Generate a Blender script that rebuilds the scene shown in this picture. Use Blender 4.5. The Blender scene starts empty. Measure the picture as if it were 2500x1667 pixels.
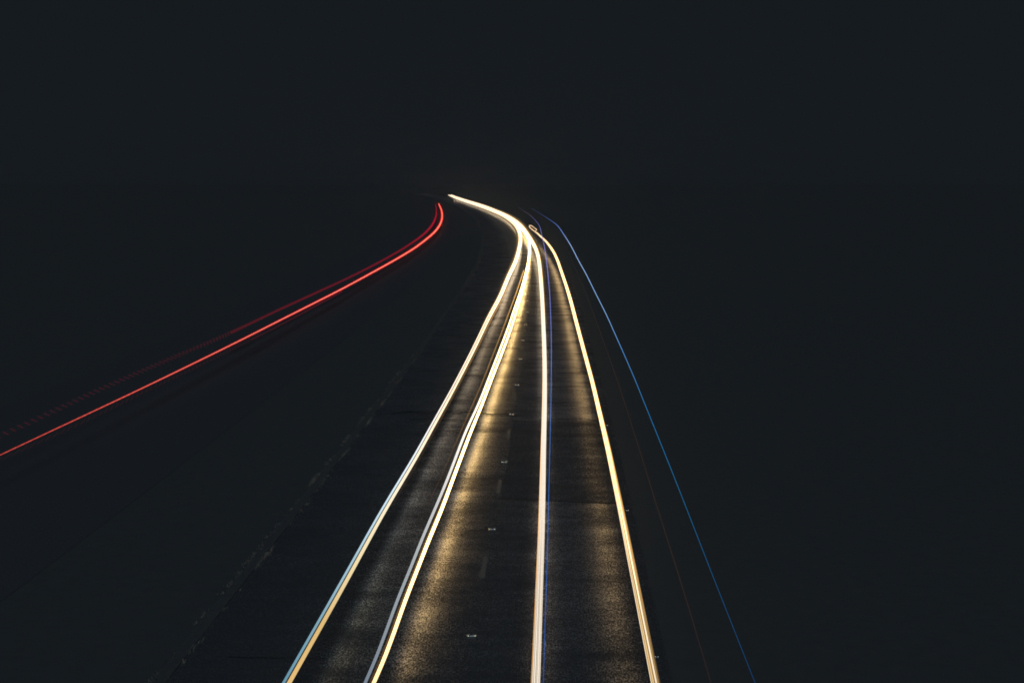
import bpy, bmesh, math, random
from mathutils import Vector, noise

random.seed(7)
scn = bpy.context.scene
col = scn.collection

# ------------------------------------------------------------------ camera
CAM_H = 7.726                       # the photographer stands on an overbridge
PITCH = math.radians(5.381)
FPX, CX, CY = 4166.7, 1250.0, 833.5  # 60 mm lens, in pixels of the 2500 px wide photograph
cd = bpy.data.cameras.new("camera")
cam = bpy.data.objects.new("camera", cd)
col.objects.link(cam)
cd.lens = 60.0
cd.sensor_width = 36.0
cd.clip_start = 0.1
cd.clip_end = 20000
cam.location = (0, 0, CAM_H)
cam.rotation_euler = (math.radians(90) - PITCH, 0, 0)
scn.camera = cam

# ------------------------------------------------------------------ night sky and an added fill light
world = bpy.data.worlds.new("World")
scn.world = world
world.use_nodes = True
bg = world.node_tree.nodes["Background"]
bg.inputs[0].default_value = (0.0079, 0.0108, 0.0136, 1)
bg.inputs[1].default_value = 1.0
sd = bpy.data.lights.new("ground_fill", "SUN")
sd.energy = 0.86
sd.angle = math.radians(30)
sd.color = (0.70, 0.94, 1.22)
sun = bpy.data.objects.new("ground_fill", sd)
sun.rotation_euler = (math.radians(32), math.radians(6), 0)   # unseen fill added to lift the dark ground, from behind the camera
col.objects.link(sun)

scn.view_settings.view_transform = 'Standard'
scn.view_settings.look = 'None'
scn.view_settings.exposure = 0
scn.view_settings.gamma = 1
scn.cycles.use_denoising = True
try:
    scn.cycles.denoiser = 'OPENIMAGEDENOISE'
    scn.cycles.denoising_input_passes = 'RGB_ALBEDO_NORMAL'
    scn.cycles.use_light_tree = True
except Exception:
    pass
scn.cycles.filter_width = 1.8
scn.cycles.max_bounces = 5
scn.cycles.volume_bounces = 0
scn.cycles.sample_clamp_indirect = 4.0

# ------------------------------------------------------------------ helpers
ct, st = math.cos(PITCH), math.sin(PITCH)

def at(px, py, h=0.0):
    """point on the plane z = h seen at a pixel of the photograph"""
    a, b = (px - CX) / FPX, (py - CY) / FPX
    d = Vector((a, ct - b * st, -st - b * ct))
    t = (h - CAM_H) / d.z
    return Vector((d.x * t, d.y * t, h))

def depth(p):
    return p.y * ct + (CAM_H - p.z) * st

def mesh_obj(name, verts, faces, m, parent=None, smooth=False):
    me = bpy.data.meshes.new(name)
    me.from_pydata(verts, [], faces)
    me.update()
    if smooth:
        for p in me.polygons: p.use_smooth = True
    if m: me.materials.append(m)
    o = bpy.data.objects.new(name, me)
    col.objects.link(o)
    if parent: o.parent = parent
    return o

def thing(name, loc, label, cat, group=None):
    o = bpy.data.objects.new(name, None)
    o.empty_display_size = 0.3
    col.objects.link(o)
    o.location = loc
    tag(o, label, cat, group)
    return o

def tag(o, label, cat, group=None, kind=None):
    if label: o["label"] = label
    if cat: o["category"] = cat
    if group: o["group"] = group
    if kind: o["kind"] = kind
    return o

def mat(name):
    m = bpy.data.materials.new(name)
    m.use_nodes = True
    nt = m.node_tree
    return m, nt, nt.nodes["Principled BSDF"]

def node(nt, t, **kw):
    n = nt.nodes.new(t)
    for k, v in kw.items():
        setattr(n, k, v)
    return n

# ------------------------------------------------------------------ materials
def asphalt(name, base=0.034, r0=0.30, r1=0.38, spec=1.6, grain=38.0, bump=0.12):
    m, nt, bs = mat(name)
    L = nt.links.new
    tc = node(nt, 'ShaderNodeTexCoord')
    def nz(scale, detail=2, vec=None, rough=0.6):
        n = node(nt, 'ShaderNodeTexNoise')
        n.inputs['Scale'].default_value = scale
        n.inputs['Detail'].default_value = detail
        n.inputs['Roughness'].default_value = rough
        L(vec or tc.outputs['Object'], n.inputs['Vector'])
        return n.outputs['Fac']
    def ramp(fac, a, b, lo=0.0, hi=1.0):
        r = node(nt, 'ShaderNodeMapRange')
        r.inputs['From Min'].default_value = a
        r.inputs['From Max'].default_value = b
        r.inputs['To Min'].default_value = lo
        r.inputs['To Max'].default_value = hi
        L(fac, r.inputs['Value'])
        return r.outputs['Result']
    def mul(a, b, op='MULTIPLY'):
        n = node(nt, 'ShaderNodeMath', operation=op)
        for i, v in enumerate((a, b)):
            if isinstance(v, float): n.inputs[i].default_value = v
            else: L(v, n.inputs[i])
        return n.outputs[0]
    mp = node(nt, 'ShaderNodeMapping')
    mp.inputs['Scale'].default_value = (0.6, 1.1, 1)      # faint ripples across the road
    L(tc.outputs['Object'], mp.inputs['Vector'])
    mg = node(nt, 'ShaderNodeMapping')                      # stone chips drawn out by traffic
    mg.inputs['Scale'].default_value = (1, 0.27, 1)
    L(tc.outputs['Object'], mg.inputs['Vector'])
    grainf = nz(grain, 3, mg.outputs['Vector'], rough=0.75)
    coarse = nz(grain * 0.3, 3, mg.outputs['Vector'], rough=0.7)
    patch = nz(0.45, 3)
    ripple = nz(1.6, 3, mp.outputs['Vector'])
    g = mul(mul(ramp(grainf, 0.36, 0.74, 0.0, 2.05), 2.2, 'POWER'), ramp(coarse, 0.3, 0.7, 0.4, 1.6))
    g2 = mul(g, ramp(ripple, 0.36, 0.64, 0.65, 1.35))
    g3 = mul(g2, ramp(patch, 0.34, 0.66, 0.35, 1.65))
    nt.nodes.remove(bs)
    out = [n for n in nt.nodes if n.type == 'OUTPUT_MATERIAL'][0]
    bp = node(nt, 'ShaderNodeBump')
    bp.inputs['Strength'].default_value = bump
    bp.inputs['Distance'].default_value = 0.006
    L(grainf, bp.inputs['Height'])
    mixc = node(nt, 'ShaderNodeMix', data_type='RGBA')
    mixc.inputs['A'].default_value = (base * .8, base * .8, base * .82, 1)
    mixc.inputs['B'].default_value = (base * 1.25, base * 1.22, base * 1.2, 1)
    L(ramp(grainf, 0.35, 0.65), mixc.inputs['Factor'])
    df = node(nt, 'ShaderNodeBsdfDiffuse')
    L(mixc.outputs['Result'], df.inputs['Color'])
    gl = node(nt, 'ShaderNodeBsdfAnisotropic', distribution='BECKMANN')
    L(ramp(ripple, 0.3, 0.7, r1, r0), gl.inputs['Roughness'])
    L(bp.outputs['Normal'], gl.inputs['Normal'])
    fr = node(nt, 'ShaderNodeFresnel')
    fr.inputs['IOR'].default_value = 1.5
    # reflected streaks painted in as bands of gloss strength: u of the UV map is the distance from the lane line in metres
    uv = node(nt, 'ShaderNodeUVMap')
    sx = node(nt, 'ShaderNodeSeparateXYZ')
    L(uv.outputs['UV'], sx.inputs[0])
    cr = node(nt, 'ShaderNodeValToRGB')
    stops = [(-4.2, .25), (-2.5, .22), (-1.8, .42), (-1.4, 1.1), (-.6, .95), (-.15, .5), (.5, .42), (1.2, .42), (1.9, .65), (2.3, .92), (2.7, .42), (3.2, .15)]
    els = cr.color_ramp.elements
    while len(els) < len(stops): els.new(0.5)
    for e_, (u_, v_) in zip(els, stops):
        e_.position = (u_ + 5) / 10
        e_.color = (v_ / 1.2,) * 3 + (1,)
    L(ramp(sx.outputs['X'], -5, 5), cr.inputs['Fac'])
    sheen_bands = mul(cr.outputs['Color'], 1.2)
    sp = mul(mul(mul(g3, sheen_bands), fr.outputs['Fac']), float(spec))
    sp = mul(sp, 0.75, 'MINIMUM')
    cc = node(nt, 'ShaderNodeCombineColor')
    for k in range(3): L(sp, cc.inputs[k])
    L(cc.outputs['Color'], gl.inputs['Color'])
    ad = node(nt, 'ShaderNodeAddShader')
    L(df.outputs[0], ad.inputs[0]); L(gl.outputs[0], ad.inputs[1])
    L(ad.outputs[0], out.inputs['Surface'])
    return m

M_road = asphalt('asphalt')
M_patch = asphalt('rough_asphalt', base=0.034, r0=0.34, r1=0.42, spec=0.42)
M_old = asphalt('dull_asphalt', base=0.042, r0=0.5, r1=0.6, spec=0.01)

def simple(name, c, rough=0.8, metal=0.0, nscale=None, spread=0.3, spec=0.5):
    m, nt, bs = mat(name)
    bs.inputs['Roughness'].default_value = rough
    bs.inputs['Metallic'].default_value = metal
    bs.inputs['Specular IOR Level'].default_value = spec
    if nscale:
        tc = node(nt, 'ShaderNodeTexCoord')
        n = node(nt, 'ShaderNodeTexNoise')
        n.inputs['Scale'].default_value = nscale
        n.inputs['Detail'].default_value = 4
        nt.links.new(tc.outputs['Object'], n.inputs['Vector'])
        mx = node(nt, 'ShaderNodeMix', data_type='RGBA')
        mx.inputs['A'].default_value = (*[v * (1 - spread) for v in c], 1)
        mx.inputs['B'].default_value = (*[v * (1 + spread) for v in c], 1)
        nt.links.new(n.outputs['Fac'], mx.inputs['Factor'])
        nt.links.new(mx.outputs['Result'], bs.inputs['Base Color'])
    else:
        bs.inputs['Base Color'].default_value = (*c, 1)
    return m

M_ground = simple('verge_soil', (0.044, 0.0445, 0.042), 1.0, nscale=3.0, spread=0.15, spec=0.0)
M_grass = simple('dry_grass', (0.19, 0.155, 0.115), 0.8, nscale=4.0, spread=0.6, spec=0.2)
M_kerb = simple('old_kerb', (0.042, 0.042, 0.040), 0.95, nscale=9.0, spread=0.5, spec=0.1)
M_paint = simple('worn_white_paint', (0.078, 0.072, 0.06), 0.75, nscale=22.0, spread=0.6, spec=0.3)
M_tar = simple('bitumen_seal', (0.012, 0.012, 0.012), 0.7, nscale=8.0, spec=0.15)
M_iron = simple('cast_iron', (0.03, 0.03, 0.032), 0.6, 0.4)
M_rubber = simple('white_rubber', (0.3, 0.32, 0.31), 0.6)
M_bead = simple('glass_bead', (1.0, 0.98, 0.86), 0.18, 1.0)
M_grit = simple('pale_grit', (0.5, 0.47, 0.4), 0.5, spec=0.6)

M_glow = bpy.data.materials.new('lamp_glow')
M_glow.use_nodes = True
nt = M_glow.node_tree
nt.nodes.clear()
outn = nt.nodes.new('ShaderNodeOutputMaterial')
em = nt.nodes.new('ShaderNodeEmission')
va = nt.nodes.new('ShaderNodeVertexColor')
va.layer_name = 'glow'
nt.links.new(va.outputs['Color'], em.inputs['Color'])
em.inputs['Strength'].default_value = 1.0
nt.links.new(em.outputs[0], outn.inputs['Surface'])

# ------------------------------------------------------------------ the road's own line (lane line of the right-hand carriageway)
LANE = [(-60, -2.9), (0, -1.45), (28.5, -0.70), (38, -0.45), (47, -0.21), (57, 0.01), (66, 0.20), (75, 0.40),
        (92, 0.73), (110, 0.99), (128, 1.23), (150, 1.42), (175, 1.45), (214, 0.95), (274, -0.1), (347, -2.7),
        (400, -5.2), (490, -10.6), (582, -17.0), (808, -34.5), (1100, -62), (1500, -106), (2200, -200)]

def lane_x(y):
    for (y0, x0), (y1, x1) in zip(LANE, LANE[1:]):
        if y <= y1:
            return x0 + (x1 - x0) * (y - y0) / (y1 - y0)
    return LANE[-1][1]

_sm = {}
def lane_s(y):
    k = round(y, 2)
    if k not in _sm:
        w = 4 + max(0, y) * 0.06
        _sm[k] = sum(lane_x(y + w * t / 4) for t in range(-4, 5)) / 9
    return _sm[k]

def lane_uv(o):
    me = o.data
    uvl = me.uv_layers.new(name='UVMap')
    for lp in me.loops:
        c = me.vertices[lp.vertex_index].co
        uvl.data[lp.index].uv = (c.x - lane_s(c.y), c.y)

def strip(name, x0, x1, y0, y1, z, m, step=None, kind='structure', jag=None):
    vs, fs, y, n = [], [], y0, 0
    while True:
        c = lane_s(y)
        a, b = (jag(y) if jag else (0, 0))
        vs += [(c + x0 + a, y, z), (c + x1 + b, y, z)]
        if n: fs.append((2 * n - 2, 2 * n - 1, 2 * n + 1, 2 * n))
        if y >= y1 - 1e-6: break
        n += 1
        y = min(y1, y + (step or max(1.5, abs(y) * 0.03)))
    o = mesh_obj(name, vs, fs, m)
    lane_uv(o)
    if kind: o["kind"] = kind
    return o

# ground: one sheet to the horizon
g = mesh_obj('ground', [(-3000, -300, -0.006), (3000, -300, -0.006), (3000, 3600, -0.006), (-3000, 3600, -0.006)],
             [(0, 1, 2, 3)], M_ground)
g["kind"] = 'structure'
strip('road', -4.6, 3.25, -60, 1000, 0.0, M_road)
strip('road', -17.5, -8.8, -60, 1000, 0.0, M_old)
# newer, rougher patch of the right lane between two transverse joints
def patch_sheet(y0, y1, z):
    vs, fs, n = [], [], 0
    k = 12
    for i in range(k + 1):
        y = y0 + (y1 - y0) * i / k
        sk = 0.55                       # the joints run square to the road's heading, a touch skewed
        vs += [(lane_s(y) + 0.10, y + 0.05, z), (lane_s(y) + 3.15, y - sk * 1.2, z)]
        if i: fs.append((2 * i - 2, 2 * i - 1, 2 * i + 1, 2 * i))
    o = mesh_obj('road_patch', vs, fs, M_patch)
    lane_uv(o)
    o["kind"] = 'structure'
patch_sheet(41.0, 54.6, 0.004)

# bitumen seals and cracks across the lanes
def seal(y, xa, xb, w, skew, wob, z=0.008):
    vs, fs = [], []
    k = 40
    for i in range(k + 1):
        t = i / k
        x = lane_s(y) + xa + (xb - xa) * t
        yy = y - skew * t + wob * noise.noise(Vector((x * 1.7, y, 3))) + wob * .5 * noise.noise(Vector((x * 6, y, 9)))
        ww = w * (0.55 + 0.9 * abs(noise.noise(Vector((x * 3, y, 5)))))
        vs += [(x, yy - ww, z), (x, yy + ww, z)]
        if i: fs.append((2 * i - 2, 2 * i, 2 * i + 1, 2 * i - 1))
    o = mesh_obj('road_crack', vs, fs, M_tar)
    o["kind"] = 'structure'
seal(41.15, 0.05, 3.1, 0.07, 0.75, 0.05)
seal(54.7, 0.05, 3.1, 0.09, 0.75, 0.12)
seal(56.6, -4.0, -0.1, 0.16, 0.2, 0.5)
seal(55.0, -3.3, -1.4, 0.09, 0.1, 0.4)
seal(52.3, -2.7, -1.2, 0.08, 0.1, 0.5)
seal(91.0, -3.0, -0.6, 0.25, 0.4, 0.9)
seal(84.0, -3.6, -0.6, 0.2, 0.4, 0.9)
seal(32.2, -1.9, -1.3, 0.03, 0.1, 0.12)
seal(27.2, -3.9, -2.4, 0.02, 0.1, 0.08)

# worn white lane dashes, 2 m long every 9 m
y = 15.7 - 18
k = 0
while y < 330:
    for part in range(1):
        vs, fs = [], []
        nseg = 14
        for i in range(nseg + 1):
            yy = y - 1.0 + 2.0 * i / nseg
            e = 0.010 * noise.noise(Vector((yy * 7, 1, k)))
            vs += [(lane_s(yy) - 0.055 + e, yy, 0.012), (lane_s(yy) + 0.055 + e * .7, yy, 0.012)]
            if i: fs.append((2 * i - 2, 2 * i - 1, 2 * i + 1, 2 * i))
        o = mesh_obj('lane_marking', vs, fs, M_paint)
        o["kind"] = 'structure'
    y += 9.0
    k += 1

# ------------------------------------------------------------------ low kerb with dry grass at the edge of the central reservation
def kerb():
    vs, fs, n = [], [], 0
    y = 4.0
    prof = [(-4.80, 0.0), (-4.80, 0.035), (-4.60, 0.035), (-4.585, 0.030), (-4.585, 0.0)]
    while y < 420:
        c = lane_s(y)
        for (px, pz) in prof:
            e = 0.008 * noise.noise(Vector((px * 9, y * 2.1, pz * 5)))
            vs.append((c + px + e, y, pz - 0.015 + (e * .5 if pz > 0 else 0)))
        if n:
            a, b = (n - 1) * 5, n * 5
            for i in range(4): fs.append((a + i, a + i + 1, b + i + 1, b + i))
        n += 1
        y += max(0.4, y * 0.01)
    o = mesh_obj('kerb', vs, fs, M_kerb)
    o["kind"] = 'structure'
kerb()

def tufts():
    vs, fs = [], []
    for side, xo in ((0, -4.81), (1, -4.565)):
        y = 10.0
        while y < 150:
            fade = 1.0 if 33 < y < 58 else (max(0, (y - 12) / 21) if y <= 33 else max(.12, 1 - (y - 58) / 25))
            dens = noise.noise(Vector((side * 31.0, y * 0.45, 2))) + 0.9 * noise.noise(Vector((side * 13.0, y * 2.3, 7)))
            nb = int(max(0, (dens + 0.10) * 75 * fade))
            for _ in range(nb):
                yy = y + random.uniform(0, .28)
                x = lane_s(yy) + xo + 0.05 * noise.noise(Vector((side * 5.0, yy * .9, 1))) + random.gauss(0, 0.03)
                h = random.uniform(.012, .04) * (1 + .4 * dens)
                a = random.uniform(0, math.tau)
                w = random.uniform(.003, .007)
                ln = random.uniform(0.2, 1.0) * h
                dx, dy = math.cos(a), math.sin(a)
                z0 = 0.0 if side else 0.03
                i = len(vs)
                vs += [(x - dy * w, yy + dx * w, z0), (x + dy * w, yy - dx * w, z0),
                       (x + dx * ln * .4 + dy * w * .7, yy + dy * ln * .4 - dx * w * .7, z0 + h * .6),
                       (x + dx * ln * .4 - dy * w * .7, yy + dy * ln * .4 + dx * w * .7, z0 + h * .6),
                       (x + dx * ln, yy + dy * ln, z0 + h)]
                fs += [(i, i + 1, i + 2, i + 3), (i + 3, i + 2, i + 4)]
            y += .28
    o = mesh_obj('grass', vs, fs, M_grass)
    tag(o, 'faint broken fringe of dry grass on both sides of the low kerb', 'grass', kind='stuff')
tufts()

# ------------------------------------------------------------------ reflecting road studs
def box(bm, cx, cy, z0, sx, sy, sz, top=1.0):
    vs = []
    for z, s in ((z0, 1.0), (z0 + sz, top)):
        for a, b in ((-1, -1), (1, -1), (1, 1), (-1, 1)):
            vs.append(bm.verts.new((cx + a * sx * s / 2, cy + b * sy * s / 2, z)))
    for f in ((0, 3, 2, 1), (4, 5, 6, 7), (0, 1, 5, 4), (1, 2, 6, 5), (2, 3, 7, 6), (3, 0, 4, 7)):
        bm.faces.new([vs[i] for i in f])

def bm_obj(name, bm, m, parent=None, smooth=False):
    me = bpy.data.meshes.new(name)
    bm.to_mesh(me); bm.free()
    me.materials.append(m)
    if smooth:
        for p in me.polygons: p.use_smooth = True
    o = bpy.data.objects.new(name, me)
    col.objects.link(o)
    if parent: o.parent = parent
    return o

def make_stud(loc):
    t = thing('road_stud', loc, '', 'road stud')
    bm = bmesh.new(); box(bm, 0, 0, -0.004, .17, .24, .016, .88)
    bm_obj('housing', bm, M_iron, t)
    bm = bmesh.new(); box(bm, 0, 0, .010, .13, .07, .016, .8)
    bm_obj('rubber_pad', bm, M_rubber, t)
    for s in (-1, 1):
        bm = bmesh.new()
        bmesh.ops.create_uvsphere(bm, u_segments=16, v_segments=10, radius=.5)
        for v in bm.verts:
            v.co = Vector((v.co.x * .066, v.co.y * .10, v.co.z * .06))
            v.co += Vector((s * .056, -0.012, .022))
        bm_obj('reflector', bm, M_bead, t, True)
    return t

def copy_tree(o, parent=None):
    c = o.copy(); col.objects.link(c)
    if parent: c.parent = parent
    for ch in list(o.children): copy_tree(ch, c)
    return c

studs = [(1151.7, 1553.3, 'nearest road stud, two bright crescents at the bottom of the dark lane line'),
         (1201.6, 1292.8, 'second nearest road stud, pale arc below the worn near dash'),
         (1231.5, 1129.0, 'third nearest road stud, short pale bar between two worn dashes'),
         (1249.6, 1012.3, 'fourth nearest road stud, pair of dots level with the transverse crack'),
         (1262.5, 940.5, 'fifth nearest road stud, pair of small dots above the crack'),
         (1271.0, 877.2, 'sixth nearest road stud, small pale dot in the dark lane line'),
         (1276.5, 831.5, 'seventh nearest road stud, faint dot on the lane line'),
         (1283.5, 793.1, 'eighth nearest road stud, faint pair of dots on the lane line'),
         (1287.0, 762.5, 'ninth nearest road stud, bright tiny dot on the lane line'),
         (1286.5, 735.4, 'tenth nearest road stud, tiny dot beside the gold glare'),
         (1286.5, 713.6, 'eleventh nearest road stud, tiny dot close to the white trail'),
         (1289.5, 694.0, 'twelfth nearest road stud, second farthest dot between the white trails'),
         (1289.5, 677.0, 'farthest road stud, gold dot where the white trails close in')]
first = None
for (px, py, lab) in studs:
    p = at(px, py, 0.02); p.z = 0.014
    if first is None:
        o = first = make_stud(p)
    else:
        o = copy_tree(first); o.location = p
    o.scale = (1, 1, 1)
    tag(o, lab, 'road stud', 'reflecting road studs on the lane line')
edge = [(1603.0, 1603.0, 'road stud at the right road edge, nearest of the edge dots'),
        (1531.5, 1246.0, 'road stud at the right road edge beside the tan trail, second nearest edge dot'),
        (1481.8, 1038.0, 'road stud at the right road edge, third nearest, a lone clear dot'),
        (1421.9, 808.0, 'road stud at the right road edge, dull dot, second farthest on that edge'),
        (1412.5, 775.8, 'road stud at the right road edge, farthest dull dot on that edge')]
for (px, py, lab) in edge:
    p = at(px, py, 0.02); p.z = 0.010
    o = copy_tree(first); o.location = p; o.scale = (.45, .45, .6)
    tag(o, lab, 'road stud', 'small studs along the right road edge')

# a bright scrap of grit lying in the left lane
def grit(px, py, sx, sy, lab):
    p = at(px, py, 0.01); p.z = 0.018
    bm = bmesh.new()
    bmesh.ops.create_icosphere(bm, subdivisions=2, radius=1)
    for v in bm.verts:
        k = 1 + .5 * noise.noise(v.co * 1.7 + Vector((px, py, 0)))
        v.co = Vector((v.co.x * sx * k, v.co.y * sy * k, v.co.z * .02 * k))
    o = bm_obj('stone', bm, M_grit)
    o.location = p
    o.rotation_euler.z = -0.5
    tag(o, lab, 'stone')
grit(1165, 901.5, .05, .16, 'pale stone fragment lying in the left lane beside the thin orange line')
def dark_spot(px, py):
    p = at(px, py)
    vs = [(p.x, p.y, .006)]
    for i in range(14):
        a = math.tau * i / 14
        r = .045 * (1 + .3 * math.sin(3 * a))
        vs.append((p.x + r * math.cos(a), p.y + 2.2 * r * math.sin(a), .006))
    o = mesh_obj('road_hole', vs, [(0, 1 + i, 1 + (i + 1) % 14) for i in range(14)], M_tar)
    o["kind"] = 'structure'
dark_spot(1135.8, 1146.6)

# ------------------------------------------------------------------ light trails
def lerp_stops(stops, y):
    if y <= stops[0][0]: return Vector(stops[0][1])
    for (a, ca), (b, cb) in zip(stops, stops[1:]):
        if y <= b:
            t = (y - a) / (b - a)
            return Vector(ca).lerp(Vector(cb), t)
    return Vector(stops[-1][1])

def path(pts, spacing=5.0, smooth=0.045, smin=4.0, y0=441):
    """resample a list of (x, y, width) and iron out reading errors"""
    P = [Vector(p) for p in pts]
    out = []
    n = len(P)
    for i in range(n - 1):
        p0, p1, p2, p3 = P[max(0, i - 1)], P[i], P[i + 1], P[min(n - 1, i + 2)]
        d = max(1, int(((p2.xy - p1.xy).length) / spacing))
        t0, t1 = 0.0, 1.0
        # centripetal-like: limit tangents by segment length
        l01, l12, l23 = (p1 - p0).xy.length or 1, (p2 - p1).xy.length or 1, (p3 - p2).xy.length or 1
        m1 = ((p1 - p0) / l01 + (p2 - p1) / l12) * .5 * l12 if i else (p2 - p1)
        m2 = ((p2 - p1) / l12 + (p3 - p2) / l23) * .5 * l12 if i < n - 2 else (p2 - p1)
        for j in range(d):
            t = j / d
            out.append((2*t**3-3*t**2+1)*p1 + (t**3-2*t**2+t)*m1 + (-2*t**3+3*t**2)*p2 + (t**3-t**2)*m2)
    out.append(P[-1])
    res = []
    N = len(out)
    for i, p in enumerate(out):
        s = max(smin, (p.y - y0) * smooth) / spacing
        r = int(2.5 * s)
        r = min(r, i, N - 1 - i)
        acc, wt = Vector((0, 0, 0)), 0
        for j in range(i - r, i + r + 1):
            w = math.exp(-((j - i) / s) ** 2 / 2)
            acc += out[j] * w; wt += w
        res.append(acc / wt)
    return res

TH = 0.77
def tube(name, pix, h, stops, off=0.0, wf=1.0, wmin=0.0, parent=None, y_from=-1e9, y_to=1e9, extend=True,
         dash=None, hfun=None, sides=6, near=3.0):
    """pix: smoothed (px, py, width px); off: shift in widths; wf: share of the width"""
    ring_p, ring_r, ring_c = [], [], []
    for ip, p in enumerate(pix):
        if p.y < y_from or p.y > y_to: continue
        hh = h
        dd = (pix[min(ip + 1, len(pix) - 1)] - pix[max(ip - 1, 0)]).xy
        dl = dd.length or 1.0
        q = at(p.x + off * p.z * dd.y / dl, p.y - off * p.z * dd.x / dl, hh)
        z = depth(q)
        r = max(wmin, p.z * wf * TH) * .5 * z / FPX
        ring_p.append(q); ring_r.append(r); ring_c.append(lerp_stops(stops, p.y))
    if extend and pix[-1].y > 1600 or (extend and pix[-1].x < 5):
        a, b = ring_p[-4], ring_p[-1]
        d = (b - a).normalized()
        if d.y < 0:
            t = (near - b.y) / d.y
            n = 6
            for i in range(1, n + 1):
                ring_p.append(b + d * t * i / n); ring_r.append(ring_r[-1]); ring_c.append(ring_c[-1])
    segs = [(ring_p, ring_r, ring_c)]
    if dash:
        per, duty, amp, dz = dash
        cur, run = ([], [], []), 0.0
        for i in range(len(ring_p) - 1):
            a, b = ring_p[i], ring_p[i + 1]
            L = (b - a).length
            n = max(1, int(L / (per / 9)))
            for j in range(n):
                q = a.lerp(b, j / n)
                ph = (run % per) / per
                on = max(0.0, math.sin(math.pi * min(1, ph / duty))) if ph < duty else 0.0
                cur[0].append(q + Vector((0, 0, amp * (ph / duty - .5) if ph < duty else -amp * ((ph - duty) / (1 - duty) - .5))))
                cur[1].append(ring_r[i] * (.15 + .85 * on ** .5 if dz <= .3 else .8 + .2 * on))
                cur[2].append(ring_c[i] * (dz + (1 - dz) * on) + Vector((.008, .010, .013)) * (1 - on) * (0 if dz > .3 else 1))
                run += L / n
        segs = [cur]
    vs, fs, cs = [], [], []
    for (rp, rr, rc) in segs:
        base = len(vs)
        m = len(rp)
        for i in range(m):
            d = (rp[min(i + 1, m - 1)] - rp[max(0, i - 1)]).normalized()
            sx = d.cross(Vector((0, 0, 1))).normalized()
            up = sx.cross(d).normalized()
            for k in range(sides):
                a = math.tau * (k + .5) / sides
                vs.append(rp[i] + (sx * math.cos(a) + up * math.sin(a)) * rr[i])
                cs.append(rc[i])
            if i:
                a0, b0 = base + (i - 1) * sides, base + i * sides
                for k in range(sides):
                    fs.append((a0 + k, a0 + (k + 1) % sides, b0 + (k + 1) % sides, b0 + k))
        fs.append(tuple(base + k for k in range(sides)))
        fs.append(tuple(base + (m - 1) * sides + k for k in reversed(range(sides))))
    if parent: 
        vs = [v - parent.location for v in vs]
    me = bpy.data.meshes.new(name)
    me.from_pydata([tuple(v) for v in vs], [], fs)
    me.update()
    ca = me.color_attributes.new('glow', 'FLOAT_COLOR', 'POINT')
    for i, c in enumerate(cs):
        ca.data[i].color = (c.x, c.y, c.z, 1)
    me.materials.append(M_glow)
    for p in me.polygons: p.use_smooth = True
    o = bpy.data.objects.new(name, me)
    col.objects.link(o)
    if parent: o.parent = parent
    return o

GOLD = (6.5, 4.3, 1.7)
WH = (1.9, 1.5, 1.05)
WH_C = (1.55, 1.36, 1.1)
GOLD_S = (2.4, 1.8, 1.1)

# ---- A: left lamp of the left lane
A = path([(1094.5, 476, 2.0), (1104.6, 481, 2.6), (1130, 491, 2.6), (1168, 503.5, 3), (1210, 519.3, 3.6), (1230, 528.5, 4.5),
          (1244, 537, 5.5), (1257.5, 547.6, 7), (1266, 559, 8), (1271, 571.3, 8.5), (1272, 581, 8.5), (1270.5, 595, 8.5),
          (1266, 614, 8.5), (1260, 636, 8.8), (1242, 674, 9), (1219.5, 728, 9.3), (1198, 766, 9.6), (1160, 845, 10),
          (1118, 927, 10.5), (1099.5, 956+6, 11), (1052, 1047, 12.5), (1021, 1104, 13.5), (930+5, 1248, 16), (851, 1400, 19.5),
          (700, 1667, 23)], smooth=.05)
t = thing('headlight_trail', at(1250, 700, 0), 'leftmost broad white light trail, pale blue and amber stripes at its near end', 'light trail', 'headlight trails above the road')
HA = 0.66
BL = [(500, WH), (560, (2.8, 2.1, 1.3)), (680, (2.6, 2.0, 1.3)), (800, (1.7, 1.3, .85)), (950, (1.3, 1.12, .92)), (1080, (1.0, 1.05, 1.1)), (1200, (.72, .92, 1.05)), (1350, (.42, .62, .74)), (1500, (.24, .42, .52)), (1667, (.14, .31, .42))]
AM = [(500, WH), (560, (2.8, 2.1, 1.3)), (680, (2.6, 2.0, 1.3)), (800, (1.7, 1.3, .85)), (1000, (1.35, 1.08, .75)), (1200, (1.1, .95, .7)), (1380, (.92, .74, .42)), (1520, (.75, .50, .20)), (1667, (.80, .52, .20))]
tube('blue_strand', A, HA, BL, off=-.32, wf=.38, parent=t)
tube('amber_strand', A, HA, AM, off=.2, wf=.6, parent=t)
tube('orange_edge_strand', A, HA - .02, [(700, (1.2, .6, .2)), (860, (.45, .24, .06)), (1050, (.10, .055, .02)), (1200, (.05, .03, .015))],
     off=.78, wf=.12, wmin=1.4, parent=t, y_from=690, y_to=1230, extend=False)

HALO_IN = [(478, (.10, .07, .045)), (500, (.30, .19, .09)), (540, (.55, .34, .13)), (640, (.50, .30, .11)), (760, (.16, .09, .04)), (820, (.05, .035, .02))]  # warm bloom beside the trails, added as dim glowing tubes
HALO_OUT = [(480, (.03, .024, .02)), (500, (.06, .042, .028)), (545, (.10, .066, .034)), (640, (.085, .055, .03)), (740, (.03, .024, .02))]
tube('gold_halo_strand', A, HA - .01, HALO_IN, off=-.62, wf=.3, parent=t, y_from=477, y_to=800, extend=False)
tube('gold_halo_strand', A, HA - .02, HALO_OUT, off=-.95, wf=.5, parent=t, y_from=479, y_to=720, extend=False)

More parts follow.
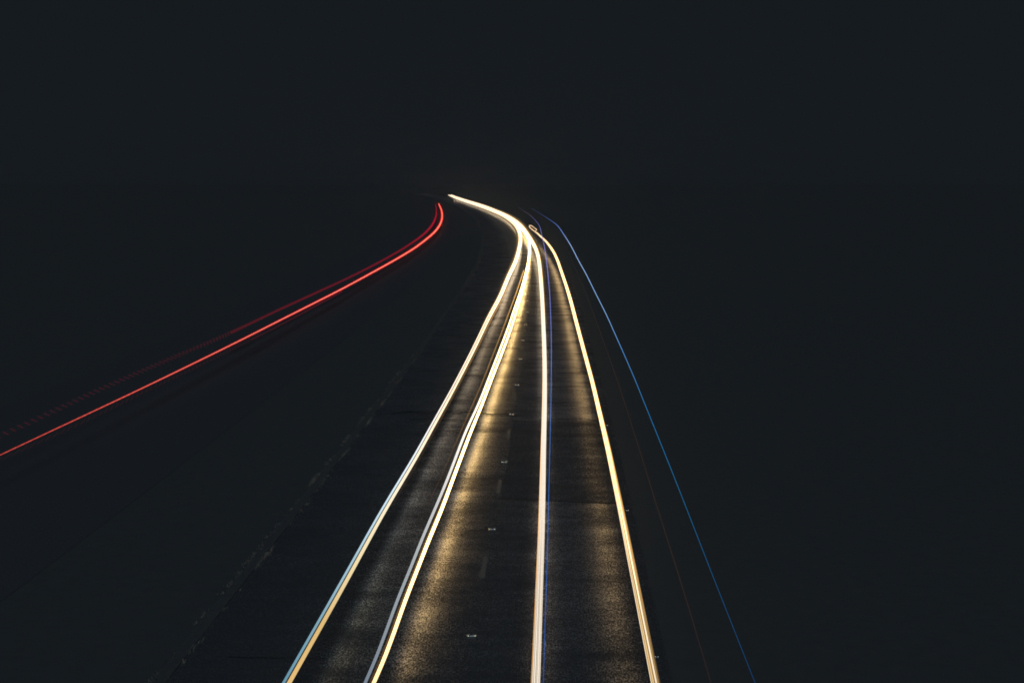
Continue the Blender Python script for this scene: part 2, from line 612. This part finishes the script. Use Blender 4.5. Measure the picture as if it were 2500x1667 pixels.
# ---- B: right lamp of the left lane: grey strand and cream strand
Bup = [(1098, 476.5, 1.8), (1117, 484.5, 2.4), (1143, 493, 2.6), (1168, 501, 3), (1190, 508.5, 3), (1210, 516.5, 3.4), (1230, 525.5, 4),
       (1246, 535, 5), (1262, 547.5, 6), (1276, 562, 7), (1286, 576, 7.5), (1292, 589, 7.6), (1293.5, 600, 7.6), (1293, 616, 7.6), (1290.5, 639, 7.5)]
Bl = path(Bup + [(1285.5, 661, 7), (1274.5, 701, 6), (1264.5, 730, 5), (1253, 762, 4.6), (1242, 796, 4.6), (1222, 849, 5),
          (1192.5, 925, 5.8), (1167, 990, 6.8), (1136, 1054, 7.4), (1119, 1100, 8), (1082.6, 1194, 8.5), (1068, 1228, 8.6),
          (1019, 1342, 9.4), (997.5, 1400, 9.6), (971.5, 1458, 9.8), (933.5, 1567, 10), (891, 1667, 10.5)], smooth=.045)
Br = path(Bup + [(1287.5, 661, 7), (1278.5, 701, 6), (1270.5, 730, 5.4), (1260, 762, 5.2), (1249.5, 796, 5.2), (1230.5, 849, 5.8),
          (1200.5, 925, 6.4), (1176.8, 988, 7.2), (1146, 1062, 8), (1132, 1100, 8.4), (1096.5, 1194, 9.5), (1084.7, 1228, 10),
          (1038, 1339, 10.8), (1015.6, 1400, 11), (991, 1458, 11.5), (954.3, 1567, 12), (912, 1667, 12.5)], smooth=.045)
t = thing('headlight_trail', at(1280, 700, 0), 'second broad light trail from the left, split into a grey and a cream stripe', 'light trail', 'headlight trails above the road')
tube('grey_strand', Bl, HA, [(476, (1.9, 1.4, .9)), (520, (2.4, 1.8, 1.0)), (570, GOLD), (700, GOLD), (840, (4.5, 3.2, 1.6)), (1000, (1.6, 1.4, 1.1)), (1120, (1.0, .95, .88)), (1240, (.60, .60, .60)), (1400, (.36, .40, .42)), (1667, (.19, .23, .29))], parent=t)
tube('cream_strand', Br, HA, [(476, (1.9, 1.4, .9)), (520, (2.4, 1.8, 1.0)), (570, GOLD), (700, GOLD), (840, (8.5, 5.4, 1.9)), (1120, (7.0, 4.4, 1.6)), (1400, (3.2, 2.1, .9)), (1667, (1.6, 1.1, .55))], parent=t)
tube('fringe_strand', [Vector((p.x + 7.2, p.y, p.z)) for p in Br], HA, [(1000, (.5, .26, .08)), (1500, (.35, .17, .05)), (1667, (.2, .1, .03))], off=-1.26, wf=.1, wmin=1.3, parent=t, y_from=980)

# ---- thin orange line left of B
Cn = path([(1279, 660, 2.6), (1263.5, 706, 2.4), (1250.5, 742, 2.2), (1232.8, 789.4, 2), (1211.5, 846, 2), (1197.5, 881, 2), (1180.5, 926, 2), (1154, 988, 1.9),
           (1124.6, 1053, 1.8), (1101, 1109, 1.8), (1072, 1174, 1.8), (1049, 1222, 1.8), (1029, 1264, 1.8)], smooth=.05)
o = tube('marker_light_trail', Cn, 0.85, [(680, (1.4, .75, .22)), (800, (.62, .34, .09)), (950, (.34, .18, .05)), (1100, (.13, .07, .025)), (1200, (.05, .03, .018)), (1264, (.02, .016, .015))], extend=False)
tag(o, 'thin orange light line just left of the grey and cream trail, fading out halfway down', 'light trail')

# ---- C: left lamp of the right lane, broad bundle
Cc = path([(1101.5, 476, 2.2), (1117.4, 482.5, 3), (1143, 490.6, 3.2), (1168.4, 498.3, 3.6), (1187.5, 504.8, 4), (1210, 514, 4.8), (1230, 523, 6),
           (1248, 533, 7.5), (1263.5, 544.5, 8.5), (1277.8, 559, 9), (1287.5, 573, 9), (1297.5, 588, 8.6), (1306, 603, 8.2), (1312, 618, 8), (1316, 639, 8),
           (1318.6, 661, 8.2), (1323.6, 728, 8.8), (1326.8, 796, 9.4), (1329.2, 862, 10), (1330, 927, 10.6), (1329, 1009, 11.8), (1326.6, 1097, 13),
           (1324.6, 1194, 15), (1320.4, 1338, 17.2), (1317.9, 1400, 18.2), (1311.6, 1567, 21.5), (1307.4, 1667, 23.3)], smooth=.05)
HC = 1.12
t = thing('headlight_trail', at(1320, 700, 0), 'widest cream light trail running straight down the middle beside a thin blue line', 'light trail', 'headlight trails above the road')
near_c = (.95, .82, .66)
for i, (o_, b) in enumerate(((-.30, .92), (-.12, 1.12), (.06, .80), (.23, 1.14), (.40, .95))):
    c = tuple(v * b for v in near_c)
    tube('cream_strand', Cc, HC + .012 * (i % 2), [(500, WH), (560, (2.6, 1.9, 1.1)), (680, (2.4, 1.8, 1.1)), (800, WH_C), (1050, (1.35, 1.18, .98)), (1250, (1.2, 1.02, .82)), (1420, tuple(v * 1.05 for v in c)), (1667, c)],
         off=o_, wf=.2, parent=t)
tube('orange_edge_strand', Cc, HC, [(640, WH_C), (1000, (2, 1.2, .6)), (1250, (1.5, .8, .3)), (1500, (.85, .42, .12)), (1667, (.75, .38, .10))], off=-.45, wf=.13, parent=t)

tube('gold_halo_strand', Cc, HC - .01, HALO_IN, off=.62, wf=.3, parent=t, y_from=477, y_to=800, extend=False)  # added bloom tubes again, on the right of this bundle
tube('gold_halo_strand', Cc, HC - .02, HALO_OUT, off=.95, wf=.5, parent=t, y_from=479, y_to=720, extend=False)

# ---- D: right lamp of the right lane, with the little loop at its far end
HD = 1.25
D = path([(1307, 564, 1.5), (1310.3, 561.5, 1.6), (1304, 556, 1.6), (1298, 551.6, 1.7), (1293.5, 550.5, 1.9), (1291.8, 552.5, 2.0), (1294.5, 556.5, 2.1), (1299, 560.5, 2.2), (1304.6, 564.8, 2.4),
          (1311, 569.4, 3.4), (1322.8, 580, 4), (1335, 592, 4.6), (1344.8, 604.8, 5.2), (1353, 618, 5.6), (1362, 638, 5.9), (1369.5, 660, 6.2), (1382.7, 699, 6.8),
          (1391.5, 728, 7.4), (1409.5, 796, 8), (1427.8, 864, 8.8), (1444.5, 925, 9.4), (1469.5, 1030, 11), (1486, 1100, 12.8), (1505.5, 1194, 14.2), (1511, 1219, 14.6),
          (1534.8, 1338, 17), (1559.5, 1461, 18.5), (1567, 1500, 19), (1580.7, 1567, 20.5), (1601, 1667, 23)], smooth=.05, smin=.7, spacing=1.5, y0=560)
t = thing('headlight_trail', at(1370, 700, 0), 'rightmost broad light trail, tan and cream stripes near, a tiny loop at its far end', 'light trail', 'headlight trails above the road')
FAR = (3.2, 2.1, .92)
def ds(*near): return [(560, (1.3, .95, .6)), (580, (1.8, 1.3, .75)), (640, FAR), (1000, FAR)] + list(near)
tube('pale_edge_strand', D, HD, ds((1300, (1.5, 1.2, .8)), (1667, (1.1, .85, .55))), off=-.44, wf=.12, parent=t)
tube('tan_strand', D, HD, ds((1200, (2.2, 1.5, .75)), (1400, (.85, .58, .25)), (1667, (.78, .50, .20))), off=-.24, wf=.30, parent=t)
tube('cream_strand', D, HD + .01, ds((1300, (2.2, 1.6, .9)), (1500, (1.3, 1.0, .65)), (1667, (1.0, .8, .52))), off=.06, wf=.28, parent=t)
tube('tan_strand', D, HD, ds((1200, (1.4, .8, .3)), (1500, (.50, .31, .11)), (1667, (.42, .26, .10))), off=.28, wf=.18, parent=t)
tube('orange_edge_strand', D, HD, [(800, (3.0, 1.7, .7)), (900, (1.4, .66, .22)), (1200, (.75, .38, .11)), (1500, (.45, .26, .09)), (1600, (.16, .10, .04)), (1667, (.12, .07, .03))],
     off=.43, wf=.16, parent=t)

# ---- blue trails of a lorry's high marker lamps
HB = 3.5
E = path([(1297.4, 508.7, 2), (1316, 519.7, 2), (1335, 532, 2.2), (1349.6, 541.7, 2.2), (1363, 553, 2.2), (1373.5, 568.4, 2.2), (1392.6, 598, 2.2), (1415, 641, 2.2), (1426.5, 661, 2.2),
          (1456.6, 721, 2.1), (1482.6, 773, 2.1), (1499.6, 811, 2), (1521.9, 861, 2), (1550, 926, 1.9), (1573.5, 984, 1.9), (1647.5, 1168, 1.9), (1743, 1412, 2), (1844, 1667, 2.1)], smooth=.025, smin=3)
o = tube('marker_light_trail', E, HB, wf=.78, stops= [(508, (.025, .03, .09)), (530, (.04, .07, .20)), (560, (.14, .25, .75)), (600, (.40, .62, 1.1)), (760, (.28, .55, 1.0)), (860, (.10, .34, .80)),
          (1000, (.02, .24, .56)), (1170, (.012, .19, .42)), (1413, (.010, .10, .25)), (1667, (.009, .055, .18))])
tag(o, 'thin blue light line, outermost on the right, bending away from the road', 'light trail', 'blue marker light lines')
F = path([(1288.3, 521.6, 1.8), (1297, 528, 1.8), (1305.6, 536.9, 1.9), (1314, 545.5, 2), (1318, 553, 2.1), (1321.8, 570, 2.2), (1326.6, 590, 2.3), (1331.6, 616, 2.4), (1334.4, 639, 2.4),
          (1336.7, 660, 2.3), (1341.5, 710, 2.3), (1344.4, 771, 2.3), (1345.7, 813, 2.3), (1346, 860, 2.3), (1345.9, 927, 2.3), (1345, 990, 2.2), (1343, 1073, 2.2), (1340, 1194, 2.2), (1334.9, 1400, 2.3),
          (1329.6, 1553, 2.3), (1326.5, 1667, 2.4)], smooth=.04, smin=3)
t = thing('marker_light_trail', at(1340, 700, 0), 'thin violet to blue light line hugging the widest cream trail, broken at its far tip', 'light trail', 'blue marker light lines')
tube('solid_strand', F, HB, wf=.8, stops= [(521, (.05, .04, .07)), (540, (.09, .08, .30)), (560, (.15, .16, .46)), (620, (.32, .31, .80)), (720, (.22, .26, .80)), (860, (.20, .28, .78)), (960, (.10, .24, .70)),
          (1100, (.04, .17, .58)), (1300, (.02, .15, .62)), (1667, (.014, .10, .46))], parent=t)
for seg in ([(1266.4, 505.8, 1.4), (1269.6, 508.6, 1.4)], [(1274, 512, 1.4), (1280, 515.6, 1.5), (1285.5, 520, 1.5)]):
    tube('broken_strand', path(seg, spacing=1.5, smin=.5), HB, [(500, (.030, .028, .045)), (521, (.05, .045, .08))], parent=t, extend=False)

# ---- faint brown lines of the lorry's side lamps
G = path([(1351.5, 800, 1.8), (1352.5, 950, 1.8), (1352.6, 1100, 1.8), (1350.6, 1300, 1.9), (1348.7, 1400, 2), (1346, 1604, 2), (1345, 1667, 2)])
o = tube('marker_light_trail', G, 2.4, [(800, (.012, .011, .013)), (1000, (.024, .016, .013)), (1667, (.020, .014, .013))])
tag(o, 'very faint brown line just right of the inner blue line', 'light trail', 'faint brown marker light lines')
Hh = path([(1359, 565, 1.6), (1382.7, 606, 1.6), (1405, 656, 1.6), (1425, 703.6, 1.6), (1450.7, 771, 1.6), (1483, 861, 1.7), (1500, 908, 1.7), (1550, 1062, 1.8), (1604, 1236, 1.8), (1656, 1400, 2), (1700, 1544, 2), (1736, 1667, 2)])
o = tube('marker_light_trail', Hh, 2.4, [(565, (.013, .012, .014)), (700, (.026, .020, .018)), (1000, (.038, .021, .016)), (1400, (.042, .022, .018)), (1667, (.034, .018, .016))])
tag(o, 'faint brown line in the dark between the rightmost broad trail and the outer blue line', 'light trail', 'faint brown marker light lines')

# ---- red tail light trails on the far carriageway
HR = 0.8
R = path([(1070.8, 497, 2.4), (1077, 511, 3.4), (1079.8, 527, 4), (1076.8, 543, 4), (1063, 564.5, 4), (1042, 583, 4), (1014.6, 604, 4), (973, 629.5, 4), (904, 668, 3.8), (835.5, 705, 3.7), (766.6, 740, 3.6),
          (700, 773.5, 3.4), (567, 840.5, 3.2), (357.5, 942.5, 2.6), (208.5, 1012.8, 2.2), (89.4, 1068.5, 2.0), (0, 1110.5, 1.9)], smooth=.05, smin=2.5)
t = thing('tail_light_trail', at(900, 700, 0), 'bright red light trail with a pale core, sweeping up from the left edge', 'light trail', 'red tail light trails')
core = [(497, (2.2, .42, .26)), (560, (2.3, .6, .38)), (700, (1.8, .6, .4)), (950, (1.3, .34, .22)), (1110, (1.05, .22, .16))]
redc = [(497, (.85, .02, .02)), (560, (1.1, .04, .03)), (700, (.85, .004, .018)), (900, (.62, .006, .016)), (1110, (.42, .008, .012))]
tube('pale_core_strand', R, HR, core, parent=t, y_to=960, extend=False, wf=.44)
tube('pale_core_strand', R, HR, core, parent=t, y_from=955, dash=(0.62, .6, 0.0, .8), extend=True, near=30.0, wf=.55)
Rr = [Vector((p.x, p.y, p.z)) for p in R]
tube('red_strand', Rr, HR - .01, redc, off=.5, wf=.62, parent=t, near=30.0)
tube('red_strand', Rr, HR - .01, redc, off=-.5, wf=.62, parent=t, near=30.0)
J = path([(1062.8, 498, 3), (1065.5, 520, 4.5), (1061.7, 538, 5.5), (1042, 565, 6), (996, 599.5, 6), (950, 627, 6.2), (858.5, 674.5, 6.5), (766.6, 717, 7), (675, 759, 7.4), (560, 813.5, 8), (357.5, 900.5, 8.6),
          (208.5, 966.5, 9), (89, 1023, 9.4), (0, 1063.4, 9.6)], smooth=.05)
t = thing('tail_light_trail', at(850, 690, 0), 'dim dark red trail above the bright red one, breaking into slanted dashes', 'light trail', 'red tail light trails')
dimr = [(498, (.10, .004, .014)), (525, (.33, .006, .022)), (545, (.38, .008, .026)), (600, (.20, .007, .018)), (680, (.12, .0085, .018)), (800, (.075, .0095, .015))]
tube('smooth_strand', J, .95, dimr, parent=t, y_to=812, extend=False)
for of_, k_ in ((-.27, 1.0), (.27, .85)):
    tube('dashed_strand', J, .95, [(770, (.075, .0095, .015)), (860, (.062 * k_, .009, .015)), (960, (.055 * k_, .009, .015)), (1063, (.055 * k_, .009, .014))], off=of_, wf=.46, parent=t, y_from=796,
         dash=(0.62, .6, .10, .15), near=30.0)
Kk = path([(835, 712, 4), (700, 785, 5), (536, 868, 6), (357.5, 954, 6.5), (179, 1041, 7), (0, 1121.5, 7)], smooth=.05)
t = thing('tail_light_trail', at(780, 760, 0), 'dimmest dark red trail just under the bright red one', 'light trail', 'red tail light trails')
tube('smooth_strand', Kk, .72, [(712, (.10, .008, .016)), (800, (.045, .009, .016)), (860, (.022, .010, .014))], wf=.7, parent=t, y_to=830, extend=False)
for of_ in (-.26, .26):
    tube('dashed_strand', Kk, .72, [(820, (.040, .010, .014)), (940, (.032, .010, .014)), (1121, (.024, .010, .014))], off=of_, wf=.42, parent=t, y_from=815,
         dash=(0.62, .6, -.04, 0), near=30.0)

# ---- two tiny hooks of light under the far tip of the bundle
for (pts, lab) in (([(1110.8, 488, 1.4), (1110.4, 490.2, 1.8), (1109, 492.6, 1.8)], 'tiny pale hook of light under the far white tip, left one of the pair'),
                   ([(1117.4, 488.6, 1.4), (1117.4, 490.6, 1.7), (1116.2, 493, 1.7)], 'tiny pale hook of light under the far white tip, right one of the pair')):
    o = tube('headlight_trail', path(pts, spacing=.7, smin=.3), .7, [(488, (.35, .2, .12)), (493, (.9, .6, .45))], extend=False)
    tag(o, lab, 'light trail', 'tiny hooks of far headlights')

# ------------------------------------------------------------------ thin night haze round everything
hz = bpy.data.meshes.new('haze')
bm = bmesh.new()
bmesh.ops.create_cube(bm, size=1)
for v in bm.verts:
    v.co = Vector((v.co.x * 6200, 1650 + v.co.y * 4100, 8.0 + v.co.z * 18.5))
bm.to_mesh(hz); bm.free()
ho = bpy.data.objects.new('haze', hz)
col.objects.link(ho)
ho["kind"] = 'stuff'
ho["label"] = 'thin night haze over the road'
mh = bpy.data.materials.new('night_haze')
mh.use_nodes = True
nt = mh.node_tree
nt.nodes.clear()
on = nt.nodes.new('ShaderNodeOutputMaterial')
pv = nt.nodes.new('ShaderNodeVolumePrincipled')
pv.inputs['Color'].default_value = (.9, .9, .9, 1)
pv.inputs['Density'].default_value = 0.00021
pv.inputs['Anisotropy'].default_value = 0.8
nt.links.new(pv.outputs[0], on.inputs['Volume'])
hz.materials.append(mh)
